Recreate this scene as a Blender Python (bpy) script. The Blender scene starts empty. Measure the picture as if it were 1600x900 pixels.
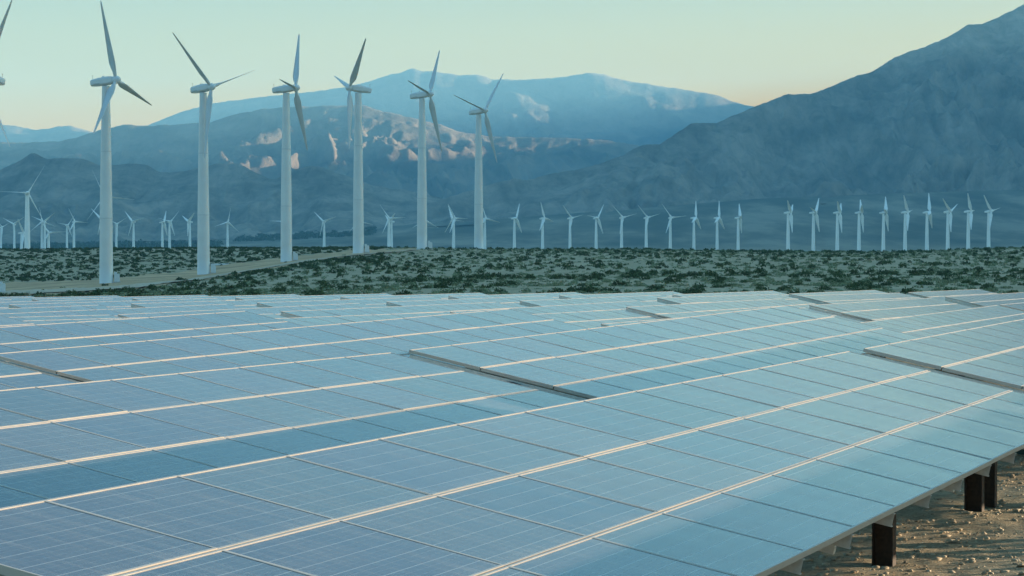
import bpy, bmesh, math, random
import numpy as np
from mathutils import Vector, Matrix, noise

random.seed(7); rng = np.random.default_rng(11)
sc = bpy.context.scene
COL = sc.collection
F = 4500.0                      # focal length in pixels of the 1600 px wide photograph
HOR = 384.0
PITCH = math.atan((450 - HOR) / F)
rad = math.radians

# ------------------------------------------------------------------ helpers
def link(o, parent=None):
    COL.objects.link(o)
    if parent is not None: o.parent = parent
    return o

def tag(o, label=None, cat=None, group=None, kind=None):
    if label: o['label'] = label
    if cat: o['category'] = cat
    if group: o['group'] = group
    if kind: o['kind'] = kind
    return o

def empty(name, loc=(0, 0, 0), rz=0.0):
    o = bpy.data.objects.new(name, None); o.empty_display_size = 0.3
    o.location = loc; o.rotation_euler = (0, 0, rz)
    return link(o)

def mesh_np(name, V, Fc, mats=(), smooth=False, mat_idx=None):
    """V (n,3), Fc (m,k) arrays of one face size -> mesh."""
    V = np.asarray(V, np.float32); Fc = np.asarray(Fc, np.int32)
    me = bpy.data.meshes.new(name)
    me.vertices.add(len(V)); me.vertices.foreach_set('co', V.ravel())
    k = Fc.shape[1]
    me.loops.add(Fc.size); me.loops.foreach_set('vertex_index', Fc.ravel())
    me.polygons.add(len(Fc))
    me.polygons.foreach_set('loop_start', np.arange(0, Fc.size, k, dtype=np.int32))
    for m in mats: me.materials.append(m)
    if mat_idx is not None: me.polygons.foreach_set('material_index', np.asarray(mat_idx, np.int32))
    if smooth: me.polygons.foreach_set('use_smooth', np.ones(len(Fc), bool))
    me.update(calc_edges=True); me.validate()
    return me

def bm_mesh(name, bm, mats, smooth=False):
    me = bpy.data.meshes.new(name); bm.normal_update(); bm.to_mesh(me); bm.free()
    for m in (mats if isinstance(mats, (list, tuple)) else [mats]): me.materials.append(m)
    if smooth:
        for p in me.polygons: p.use_smooth = True
    return me

def box(bm, x0, x1, y0, y1, z0, z1, mi=0, mat=None):
    vs = [bm.verts.new(v) for v in ((x0,y0,z0),(x1,y0,z0),(x1,y1,z0),(x0,y1,z0),(x0,y0,z1),(x1,y0,z1),(x1,y1,z1),(x0,y1,z1))]
    if mat is not None:
        for v in vs: v.co = mat @ v.co
    fs = [(0,3,2,1),(4,5,6,7),(0,1,5,4),(1,2,6,5),(2,3,7,6),(3,0,4,7)]
    out = []
    for f in fs:
        fc = bm.faces.new([vs[i] for i in f]); fc.material_index = mi; out.append(fc)
    return out

def tube(pts, r, n=8):
    V, Fc = [], []
    for i, p in enumerate(pts):
        p = Vector(p); tdir = (Vector(pts[min(i + 1, len(pts) - 1)]) - Vector(pts[max(i - 1, 0)])).normalized()
        a = tdir.orthogonal().normalized(); b = tdir.cross(a)
        for k in range(n):
            th = 2 * math.pi * k / n; V.append(p + a * math.cos(th) * r + b * math.sin(th) * r)
    for i in range(len(pts) - 1):
        for k in range(n): Fc.append((i * n + k, i * n + (k + 1) % n, (i + 1) * n + (k + 1) % n, (i + 1) * n + k))
    return V, Fc

def obj(name, me, parent=None, loc=None):
    o = bpy.data.objects.new(name, me)
    if loc is not None: o.location = loc
    return link(o, parent)

# ------------------------------------------------------------------ materials
def new_mat(name):
    m = bpy.data.materials.new(name); m.use_nodes = True
    nt = m.node_tree; b = nt.nodes['Principled BSDF']
    return m, nt, b

def N(nt, typ, **kw):
    n = nt.nodes.new(typ)
    for k, v in kw.items():
        if hasattr(n, k): setattr(n, k, v)
        else: n.inputs[k].default_value = v
    return n

def L(nt, a, b): nt.links.new(a, b)

def ramp(nt, fac, stops):
    r = nt.nodes.new('ShaderNodeValToRGB')
    e = r.color_ramp.elements
    while len(e) < len(stops): e.new(0.5)
    for i, (p, c) in enumerate(stops):
        e[i].position = p; e[i].color = (*c, 1) if len(c) == 3 else c
    L(nt, fac, r.inputs['Fac']); return r

def math_n(nt, op, a, b=None, c=None):
    n = nt.nodes.new('ShaderNodeMath'); n.operation = op
    for i, v in enumerate((a, b, c)):
        if v is None: continue
        if isinstance(v, (int, float)): n.inputs[i].default_value = v
        else: L(nt, v, n.inputs[i])
    return n.outputs[0]

def mix_c(nt, fac, a, b, blend='MIX'):
    n = nt.nodes.new('ShaderNodeMix'); n.data_type = 'RGBA'; n.blend_type = blend
    for s, v in ((n.inputs[0], fac), (n.inputs[6], a), (n.inputs[7], b)):
        if isinstance(v, (int, float)): s.default_value = v
        elif isinstance(v, tuple): s.default_value = (*v, 1) if len(v) == 3 else v
        else: L(nt, v, s)
    return n.outputs[2]

def simple(name, col, rough=0.5, metal=0.0, var=0.0, scale=8.0, spec=0.5, bump=0.0):
    m, nt, b = new_mat(name)
    b.inputs['Roughness'].default_value = rough; b.inputs['Metallic'].default_value = metal
    b.inputs['Specular IOR Level'].default_value = spec
    tc = N(nt, 'ShaderNodeTexCoord'); nz = N(nt, 'ShaderNodeTexNoise'); nz.inputs['Scale'].default_value = scale
    nz.inputs['Detail'].default_value = 5
    L(nt, tc.outputs['Object'], nz.inputs['Vector'])
    lo = tuple(c * (1 - var) for c in col); hi = tuple(min(1, c * (1 + var)) for c in col)
    r = ramp(nt, nz.outputs['Fac'], [(0.3, lo), (0.7, hi)])
    L(nt, r.outputs['Color'], b.inputs['Base Color'])
    if bump:
        bp = N(nt, 'ShaderNodeBump'); bp.inputs['Strength'].default_value = bump
        L(nt, nz.outputs['Fac'], bp.inputs['Height']); L(nt, bp.outputs['Normal'], b.inputs['Normal'])
    return m

# --- solar glass: 10 x 6 cells, silver busbars along the module, dust
def mat_glass():
    m, nt, b = new_mat('solar_glass')
    tc = N(nt, 'ShaderNodeTexCoord'); sep = N(nt, 'ShaderNodeSeparateXYZ'); L(nt, tc.outputs['Object'], sep.inputs[0])
    oi = N(nt, 'ShaderNodeObjectInfo')
    x, y = sep.outputs['X'], sep.outputs['Y']
    def lines(v, pitch, off, wid):
        t = math_n(nt, 'FRACT', math_n(nt, 'DIVIDE', math_n(nt, 'ADD', v, off + 100 * pitch), pitch))
        d = math_n(nt, 'ABSOLUTE', math_n(nt, 'SUBTRACT', t, 0.5))
        return math_n(nt, 'LESS_THAN', d, wid / pitch / 2)
    bus = lines(y, 0.157, 0.02, 0.006)
    bus2 = lines(y, 0.157, 0.072, 0.004)
    gap = lines(y, 0.157, 0.123, 0.003)
    gapx = lines(x, 0.161, 0.0, 0.002)
    ln = math_n(nt, 'MAXIMUM', bus, math_n(nt, 'MULTIPLY', math_n(nt, 'MAXIMUM', bus2, gap), 0.35))
    nz = N(nt, 'ShaderNodeTexNoise'); nz.inputs['Scale'].default_value = 2.2; nz.inputs['Detail'].default_value = 4
    geo = N(nt, 'ShaderNodeNewGeometry'); L(nt, geo.outputs['Position'], nz.inputs['Vector'])
    nz2 = N(nt, 'ShaderNodeTexNoise'); nz2.inputs['Scale'].default_value = 60; nz2.inputs['Detail'].default_value = 3
    L(nt, geo.outputs['Position'], nz2.inputs['Vector'])
    cell = ramp(nt, oi.outputs['Random'], [(0.0, (0.022, 0.036, 0.075)), (0.3, (0.020, 0.052, 0.078)), (0.6, (0.026, 0.042, 0.090)), (0.85, (0.034, 0.046, 0.085)), (1.0, (0.028, 0.062, 0.105))])
    c1 = mix_c(nt, math_n(nt, 'MULTIPLY', ln, 0.5), cell.outputs['Color'], (0.42, 0.46, 0.48))
    c2 = mix_c(nt, math_n(nt, 'MULTIPLY', gapx, 0.12), c1, (0.30, 0.34, 0.36))
    dustf = math_n(nt, 'ADD', math_n(nt, 'MULTIPLY', nz.outputs['Fac'], 0.10), math_n(nt, 'MULTIPLY', nz2.outputs['Fac'], 0.05))
    dustf = math_n(nt, 'ADD', dustf, math_n(nt, 'MULTIPLY', math_n(nt, 'FRACT', math_n(nt, 'MULTIPLY', oi.outputs['Random'], 17.3)), 0.07))
    dustf = math_n(nt, 'ADD', dustf, 0.015)
    mp = N(nt, 'ShaderNodeMapping'); mp.inputs['Scale'].default_value = (14.0, 1.6, 1.0); L(nt, tc.outputs['Object'], mp.inputs['Vector'])
    ofs = N(nt, 'ShaderNodeVectorMath', operation='ADD'); L(nt, mp.outputs['Vector'], ofs.inputs[0]); L(nt, math_n(nt, 'MULTIPLY', oi.outputs['Random'], 90.0), ofs.inputs[1])
    nst = N(nt, 'ShaderNodeTexNoise'); nst.inputs['Scale'].default_value = 1.0; nst.inputs['Detail'].default_value = 4; L(nt, ofs.outputs['Vector'], nst.inputs['Vector'])
    streak = math_n(nt, 'MULTIPLY', math_n(nt, 'MAXIMUM', math_n(nt, 'SUBTRACT', nst.outputs['Fac'], 0.48), 0.0), 0.45)
    edge = N(nt, 'ShaderNodeMapRange'); L(nt, y, edge.inputs['Value']); edge.inputs['From Min'].default_value = -MY + 0.15; edge.inputs['From Max'].default_value = -MY + 0.02
    dustf = math_n(nt, 'ADD', dustf, math_n(nt, 'ADD', streak, math_n(nt, 'MULTIPLY', edge.outputs['Result'], math_n(nt, 'MULTIPLY', nst.outputs['Fac'], 0.14))))
    c3 = mix_c(nt, dustf, c2, (0.55, 0.47, 0.40))
    L(nt, c3, b.inputs['Base Color'])
    rr = math_n(nt, 'ADD', math_n(nt, 'MULTIPLY', nz.outputs['Fac'], 0.12), 0.09)
    L(nt, rr, b.inputs['Roughness'])
    b.inputs['IOR'].default_value = 1.30
    return m

MY = 1.013
M = {}
M['glass'] = mat_glass()
M['alu'] = simple('anodised_frame', (0.45, 0.41, 0.37), 0.4, 0.25, 0.08, 3)
M['galv'] = simple('galvanised_rail', (0.60, 0.57, 0.52), 0.5, 0.2, 0.15, 14)
M['back'] = simple('white_backsheet', (0.62, 0.62, 0.60), 0.6)
M['rust'] = simple('weathered_steel', (0.044, 0.029, 0.020), 0.8, 0.1, 0.45, 22, bump=0.3)
M['black'] = simple('black_conduit', (0.02, 0.02, 0.022), 0.5)
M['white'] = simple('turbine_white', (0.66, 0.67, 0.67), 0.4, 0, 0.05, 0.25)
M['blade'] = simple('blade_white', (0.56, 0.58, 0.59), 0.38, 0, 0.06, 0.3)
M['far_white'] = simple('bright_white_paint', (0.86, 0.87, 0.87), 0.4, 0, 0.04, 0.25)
M['dark_trim'] = simple('dark_louvre', (0.16, 0.18, 0.19), 0.6)  # plain dark grey for the sensor mast and nacelle side strip
M['cabinet'] = simple('cabinet_white', (0.66, 0.69, 0.70), 0.5, 0, 0.06, 1.5)
M['concrete'] = simple('concrete', (0.46, 0.44, 0.41), 0.85, 0, 0.12, 3)

def mat_ground():
    m, nt, b = new_mat('desert_ground')
    geo = N(nt, 'ShaderNodeNewGeometry'); P = geo.outputs['Position']
    def nz(scale, det=6, rough=0.55):
        n = N(nt, 'ShaderNodeTexNoise'); n.inputs['Scale'].default_value = scale; n.inputs['Detail'].default_value = det
        n.inputs['Roughness'].default_value = rough; L(nt, P, n.inputs['Vector']); return n.outputs['Fac']
    big, mid, sm, fine = nz(0.012), nz(0.11), nz(2.6, 8, 0.7), nz(22, 5, 0.7)
    base = ramp(nt, mid, [(0.3, (0.32, 0.26, 0.175)), (0.55, (0.42, 0.335, 0.235)), (0.75, (0.50, 0.41, 0.295))])
    c = mix_c(nt, math_n(nt, 'MULTIPLY', big, 0.4), base.outputs['Color'], (0.34, 0.34, 0.21))
    sp = ramp(nt, fine, [(0.35, (0.62, 0.58, 0.55)), (0.5, (1.0, 1.0, 1.0)), (0.68, (1.35, 1.3, 1.22))])
    c = mix_c(nt, 0.85, c, sp.outputs['Color'], 'MULTIPLY')
    sp2 = ramp(nt, sm, [(0.35, (0.75, 0.74, 0.73)), (0.65, (1.2, 1.18, 1.15))])
    c = mix_c(nt, 0.8, c, sp2.outputs['Color'], 'MULTIPLY')
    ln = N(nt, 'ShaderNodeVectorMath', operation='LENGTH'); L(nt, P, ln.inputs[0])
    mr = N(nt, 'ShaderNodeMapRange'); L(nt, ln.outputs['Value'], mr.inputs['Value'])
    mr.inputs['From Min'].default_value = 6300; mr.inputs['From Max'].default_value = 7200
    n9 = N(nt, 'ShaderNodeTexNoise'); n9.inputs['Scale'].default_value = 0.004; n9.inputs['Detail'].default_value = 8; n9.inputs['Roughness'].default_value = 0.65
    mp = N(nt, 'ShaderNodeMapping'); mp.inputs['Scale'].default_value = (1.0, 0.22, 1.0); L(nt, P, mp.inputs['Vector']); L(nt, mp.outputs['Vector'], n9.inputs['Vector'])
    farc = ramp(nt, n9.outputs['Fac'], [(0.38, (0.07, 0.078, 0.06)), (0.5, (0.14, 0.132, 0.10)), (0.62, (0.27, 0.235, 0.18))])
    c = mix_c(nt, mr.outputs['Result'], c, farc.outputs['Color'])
    L(nt, c, b.inputs['Base Color']); b.inputs['Roughness'].default_value = 0.95
    b.inputs['Specular IOR Level'].default_value = 0.15
    h = math_n(nt, 'ADD', math_n(nt, 'MULTIPLY', sm, 0.06), math_n(nt, 'MULTIPLY', fine, 0.03))
    bp = N(nt, 'ShaderNodeBump'); bp.inputs['Strength'].default_value = 0.9; bp.inputs['Distance'].default_value = 1.0
    L(nt, h, bp.inputs['Height']); L(nt, bp.outputs['Normal'], b.inputs['Normal'])
    return m
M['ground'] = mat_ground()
M['track'] = simple('sandy_track', (0.50, 0.335, 0.20), 0.95, 0, 0.28, 0.07, 0.1)
M['road'] = simple('packed_dirt_road', (0.52, 0.41, 0.30), 0.95, 0, 0.15, 0.1, 0.1)

def mat_rock(name, cols, scale, bumpd):
    m, nt, b = new_mat(name)
    geo = N(nt, 'ShaderNodeNewGeometry'); P = geo.outputs['Position']
    n1 = N(nt, 'ShaderNodeTexNoise'); n1.inputs['Scale'].default_value = scale; n1.inputs['Detail'].default_value = 9; n1.inputs['Roughness'].default_value = 0.62
    L(nt, P, n1.inputs['Vector'])
    r = ramp(nt, n1.outputs['Fac'], [(0.38, cols[0]), (0.5, cols[1]), (0.62, cols[2])])
    n2 = N(nt, 'ShaderNodeTexNoise'); n2.inputs['Scale'].default_value = scale * 9; n2.inputs['Detail'].default_value = 6; L(nt, P, n2.inputs['Vector'])
    mp = N(nt, 'ShaderNodeMapping'); mp.inputs['Scale'].default_value = (1.0, 0.28, 0.7); L(nt, P, mp.inputs['Vector']); L(nt, mp.outputs['Vector'], n2.inputs['Vector'])
    n2.inputs['Scale'].default_value = scale * 4; n2.inputs['Detail'].default_value = 10; n2.inputs['Roughness'].default_value = 0.7; n2.inputs['Distortion'].default_value = 0.6
    r2 = ramp(nt, n2.outputs['Fac'], [(0.38, (0.66, 0.70, 0.68)), (0.5, (1, 1, 1)), (0.62, (1.24, 1.2, 1.16))])
    c = mix_c(nt, 0.8, r.outputs['Color'], r2.outputs['Color'], 'MULTIPLY')
    L(nt, c, b.inputs['Base Color']); b.inputs['Roughness'].default_value = 1.0; b.inputs['Specular IOR Level'].default_value = 0.05
    bp = N(nt, 'ShaderNodeBump'); bp.inputs['Strength'].default_value = 0.7; bp.inputs['Distance'].default_value = bumpd
    h = math_n(nt, 'ADD', n1.outputs['Fac'], math_n(nt, 'MULTIPLY', n2.outputs['Fac'], 0.3))
    L(nt, h, bp.inputs['Height']); L(nt, bp.outputs['Normal'], b.inputs['Normal'])
    return m
M['near_rock'] = mat_rock('mountain_rock', [(0.17, 0.155, 0.132), (0.245, 0.215, 0.178), (0.33, 0.28, 0.23)], 0.005, 40)
M['far_rock'] = mat_rock('far_mountain_rock', [(0.15, 0.13, 0.105), (0.235, 0.19, 0.145), (0.31, 0.245, 0.185)], 0.0016, 90)

def mat_leaf(name, lo, hi):
    m, nt, b = new_mat(name)
    geo = N(nt, 'ShaderNodeNewGeometry')
    n = N(nt, 'ShaderNodeTexNoise'); n.inputs['Scale'].default_value = 0.35; n.inputs['Detail'].default_value = 5
    L(nt, geo.outputs['Position'], n.inputs['Vector'])
    r = ramp(nt, n.outputs['Fac'], [(0.32, lo), (0.68, hi)]); L(nt, r.outputs['Color'], b.inputs['Base Color'])
    b.inputs['Roughness'].default_value = 0.8; b.inputs['Specular IOR Level'].default_value = 0.2
    return m
M['creosote'] = mat_leaf('creosote_leaf', (0.030, 0.055, 0.024), (0.070, 0.115, 0.048))
M['sage'] = mat_leaf('sage_leaf', (0.14, 0.18, 0.10), (0.27, 0.31, 0.19))
M['treeleaf'] = mat_leaf('tree_leaf', (0.03, 0.05, 0.03), (0.07, 0.1, 0.05))
M['stone'] = simple('gravel_stone', (0.40, 0.33, 0.235), 0.9, 0, 0.45, 3, 0.2)

# ------------------------------------------------------------------ camera
cam = bpy.data.cameras.new('camera'); cam.sensor_width = 36; cam.lens = 36 * F / 1600
cam.clip_start = 0.5; cam.clip_end = 120000
co = link(bpy.data.objects.new('camera', cam)); co.location = (0, 0, 0); co.rotation_euler = (math.pi / 2 - PITCH, 0, 0)
sc.camera = co

# row frame: u along the rows, w to the left of them
_a = math.atan2(2247 - 800, math.hypot(F, 450 - HOR))
U = np.array([math.sin(_a), math.cos(_a), 0.0]); W = np.array([-U[1], U[0], 0.0])
ROWYAW = math.pi / 2 - _a

def project(p):
    x, y, z = p
    Z = y * math.cos(PITCH) - z * math.sin(PITCH); Y = -y * math.sin(PITCH) - z * math.cos(PITCH)
    return 800 + F * x / Z, 450 + F * Y / Z, Z
def place(px, py, fwd):
    """real position of a feature at a given distance ahead"""
    return np.array([(px - 800) / F * fwd, fwd, -(py - HOR) / F * fwd])

# ------------------------------------------------------------------ terrain
KU = [-40, 12, 36, 59, 66, 90, 116, 141, 166]
W1, PW = 6.93, 6.03
TOPZ = {0: [-1.33, -1.33, -1.30, -1.25, -1.70, -1.85, -2.00, -2.20, -2.40],
        1: [-1.33, -1.33, -1.30, -1.25, -1.70, -1.85, -2.00, -2.20, -2.40],
        2: [-1.34, -1.35, -1.37, -1.25, -1.81, -1.83, -2.00, -2.20, -2.42],
        3: [-1.60, -1.57, -1.49, -1.35, -1.86, -1.95, -2.06, -2.25, -2.45],
        4: [-1.60, -1.60, -1.54, -1.43, -1.90, -2.05, -2.12, -2.30, -2.49],
        5: [-1.62, -1.62, -1.58, -1.52, -1.95, -2.18, -2.24, -2.40, -2.56],
        6: [-1.70, -1.68, -1.62, -1.57, -2.00, -2.28, -2.33, -2.47, -2.63],
        14: [-2.1, -2.1, -2.05, -2.05, -2.55, -2.90, -2.95, -3.05, -3.20]}
_rk = sorted(TOPZ); _rz = np.array([TOPZ[k] for k in _rk])
DROP = 1.72
def top_z(row, u):
    col = [np.interp(u, KU, r) for r in _rz]
    return float(np.interp(row, _rk, col))
def array_ground(x, y):
    u = x * U[0] + y * U[1]; w = x * W[0] + y * W[1]
    r = (w - 1.5 - W1) / PW + 1
    cols = np.stack([np.interp(u, KU, z) for z in _rz])      # (rows, n)
    rk = np.array(_rk, float); rr = np.clip(r, rk[0], rk[-1])
    i = np.clip(np.searchsorted(rk, rr) - 1, 0, len(rk) - 2)
    t = (rr - rk[i]) / (rk[i + 1] - rk[i]); n = np.arange(len(u))
    return cols[i, n] * (1 - t) + cols[i + 1, n] * t - DROP

# how the scrub land rises to its crest: per bearing, distance ahead -> apparent height line
TER = [(-300, [170,222,400,732,1000,1300,1500], [495,480,470,464,430,398,389]),
       (0,    [170,222,400,732,900,1200,1400],  [490,472,466.5,461,441,403,389]),
       (165,  [170,222,400,785,1000,1250,1350], [488,468,459,445,418,392,388]),
       (320,  [170,222,400,842,1000,1200,1300], [488,467,455,432,410,391,387.5]),
       (447,  [170,222,400,910,1050,1200,1300], [488,466,451,411,395,387.5,388]),
       (560,  [170,222,400,967,1100,1200,1300], [488,466,446,396,388,387.5,388]),
       (660,  [170,222,400,700,1036,1200,1300], [488,466,440,412,388,388,389]),
       (748,  [170,222,400,700,1000,1146,1300], [488,466,437,409,392,389.5,390]),
       (1000, [170,222,400,700,1000,1150,1300], [488,466,432,404,392,390,391]),
       (1180, [170,222,400,700,1000,1150,1300], [488,465,431,404,395,392.5,394]),
       (1400, [170,222,400,700,1000,1150,1300], [488,465,429,403,396,393.8,395]),
       (1600, [170,222,400,700,950,1100,1300],  [488,464,427,400,389.5,387,389]),
       (1900, [170,222,400,700,950,1100,1300],  [488,464,427,400,389.5,387,389])]
DG = np.concatenate([np.arange(170, 400, 12), np.arange(400, 1520, 25), [1700, 2100, 2600, 4000, 6000, 6600, 7300, 8200, 9100, 10000, 10600, 12000, 16000, 60000]])
FANX = [-300, 0, 400, 620, 800, 1000, 1180, 1400, 1600, 2000, 2600]
FANY = [381, 380, 371, 352, 340, 325, 310, 302, 296, 290, 285]
_tab = []
for px, d, y in TER:
    z = -(np.array(y, float) - HOR) / F * np.array(d, float)
    zz = np.interp(np.clip(DG, 0, d[-1]), d, z)
    # smooth the break points
    k = np.ones(5) / 5; m = DG <= 1520; zs = zz.copy(); zs[m] = np.convolve(np.pad(zz[m], 2, 'edge'), k, 'valid'); zz = zs
    zend = zz[DG <= d[-1]][-1]
    far = DG > d[-1]
    t = np.clip((DG - d[-1]) / 700, 0, 1); t = t * t * (3 - 2 * t)
    zz[far] = (zend * (1 - t) - 20 * t)[far]
    fz = (HOR - np.interp(px, FANX, FANY)) / F * 10000
    t = np.clip((DG - 6300) / 3700, 0, 1); ff = DG > 6300
    zz[ff] = (-20 + (fz + 20) * t ** 1.35)[ff]
    _tab.append(zz)
_tab = np.array(_tab); _tpx = np.array([t[0] for t in TER], float)
def far_ground(x, y):
    yy = np.where(y > 1, y, 1.0)
    px = np.where(y > 1, 800 + F * x / yy, np.where(x > 0, 1900, -300))
    px = np.clip(px, _tpx[0], _tpx[-1]); d = np.clip(np.where(y > 0, np.maximum(y, 0.55 * np.hypot(x, y)), np.hypot(x, y)), DG[0], DG[-1])
    i = np.clip(np.searchsorted(_tpx, px) - 1, 0, len(_tpx) - 2); t = (px - _tpx[i]) / (_tpx[i + 1] - _tpx[i])
    j = np.clip(np.searchsorted(DG, d) - 1, 0, len(DG) - 2); s = (d - DG[j]) / (DG[j + 1] - DG[j])
    return (_tab[i, j] * (1 - t) + _tab[i + 1, j] * t) * (1 - s) + (_tab[i, j + 1] * (1 - t) + _tab[i + 1, j + 1] * t) * s
def ground_z(x, y):
    x = np.atleast_1d(np.asarray(x, float)); y = np.atleast_1d(np.asarray(y, float))
    d = np.hypot(x, y)
    t = np.clip((d - 176) / 50, 0, 1); t = t * t * (3 - 2 * t)
    return array_ground(x, y) * (1 - t) + far_ground(x, y) * t

az = np.concatenate([np.arange(-180, -14, 3.0), np.arange(-14, 14, 0.06), np.arange(14, 179, 3.0)])
rr_ = [1.5]
while rr_[-1] < 14: rr_.append(rr_[-1] * 1.03)
while rr_[-1] < 50: rr_.append(rr_[-1] * 1.006)
while rr_[-1] < 2000: rr_.append(rr_[-1] * 1.021)
while rr_[-1] < 33000: rr_.append(rr_[-1] * 1.05)
rr_ = np.array(rr_)
A, R = np.meshgrid(np.radians(az), rr_)
X, Y = (R * np.sin(A)).ravel(), (R * np.cos(A)).ravel()
Zg = ground_z(X, Y)
near = np.hypot(X, Y) < 260
for i in np.nonzero(near)[0]:
    v = Vector((X[i], Y[i], 0))
    Zg[i] += 0.045 * noise.noise(v * 0.55) + 0.026 * noise.noise(v * 1.7) + 0.018 * noise.noise(v * 4.1)
for i in np.nonzero(~near & (np.hypot(X, Y) < 2500))[0]:
    v = Vector((X[i], Y[i], 3))
    Zg[i] += 0.35 * noise.noise(v * 0.02) + 0.15 * noise.noise(v * 0.09)
na = len(az)
idx = np.arange(len(rr_) * na).reshape(len(rr_), na)
nx = np.roll(idx, -1, axis=1)
Fg = np.stack([idx[:-1], idx[1:], nx[1:], nx[:-1]], -1).reshape(-1, 4)
Vg = np.c_[X, Y, Zg]
# close the hole under the camera
c0 = len(Vg); Vg = np.vstack([Vg, [[0, 0, ground_z(0, 0)[0]]]])
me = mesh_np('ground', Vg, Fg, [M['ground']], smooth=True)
bmg = bmesh.new(); bmg.from_mesh(me); bmg.verts.ensure_lookup_table()
for k in range(na): bmg.faces.new([bmg.verts[c0], bmg.verts[k], bmg.verts[(k + 1) % na]][::-1])
bmesh.ops.recalc_face_normals(bmg, faces=bmg.faces); bmg.to_mesh(me); bmg.free()
ground = tag(obj('ground', me), kind='structure')
if sum(p.normal.z * p.area for p in me.polygons[:2000]) < 0: me.flip_normals()

# --- sandy track and dirt road by the big turbines
def dist_for(px, py):
    ds = np.arange(226, 1500, 1.0); xs = (px - 800) / F * ds
    ys = HOR - ground_z(xs, ds) / ds * F
    ok = np.nonzero(ys <= py)[0]
    return float(ds[ok[0]]) if len(ok) else 1250.0
def ribbon(name, up, lo, mat, lift, n=220, m=26, jag=0.0):
    xs = np.linspace(max(up[0][0], lo[0][0]), min(up[-1][0], lo[-1][0]), n)
    yu = np.interp(xs, *zip(*up)); yl = np.interp(xs, *zip(*lo))
    V = []
    for k, px in enumerate(xs):
        j1 = jag * noise.noise(Vector((px * 0.06, 1.3, 0))); j2 = jag * noise.noise(Vector((px * 0.07, 9.3, 0)))
        d1, d0 = dist_for(px, yu[k] + j1), dist_for(px, yl[k] + j2)
        d1 = max(d1, d0 + 2)
        for t in np.linspace(0, 1, m):
            d = d0 + (d1 - d0) * t; x = (px - 800) / F * d
            V.append((x, d, 0))
    V = np.array(V); V[:, 2] = ground_z(V[:, 0], V[:, 1])
    for i in range(len(V)):
        v = Vector((V[i, 0], V[i, 1], 3)); V[i, 2] += 0.35 * noise.noise(v * 0.02) + 0.15 * noise.noise(v * 0.09) + lift
    idx = np.arange(n * m).reshape(n, m)
    Fc = np.stack([idx[:-1, :-1], idx[1:, :-1], idx[1:, 1:], idx[:-1, 1:]], -1).reshape(-1, 4)
    return tag(obj(name, mesh_np(name, V, Fc, [mat], True)), kind='structure')
UP = [(-60, 442), (0, 441), (100, 440), (160, 438), (230, 430), (300, 423), (360, 414), (420, 405), (500, 396.5), (560, 391.5), (650, 388.6)]
LO = [(-60, 467), (0, 465), (100, 461), (150, 459), (200, 452.5), (300, 440.5), (400, 425), (470, 412), (560, 400), (650, 391.5)]
ribbon('path', UP, LO, M['track'], 0.16, jag=3)
RU = [(-60, 456), (60, 455), (170, 450.5), (240, 444), (300, 437), (400, 421), (470, 409), (560, 398.2), (650, 390.6)]
RL = [(-60, 461), (60, 460), (170, 455), (240, 447.5), (300, 439.5), (400, 423.8), (470, 411.3), (560, 399.6), (650, 391.2)]
ribbon('road', RU, RL, M['road'], 0.30, m=10)

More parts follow.
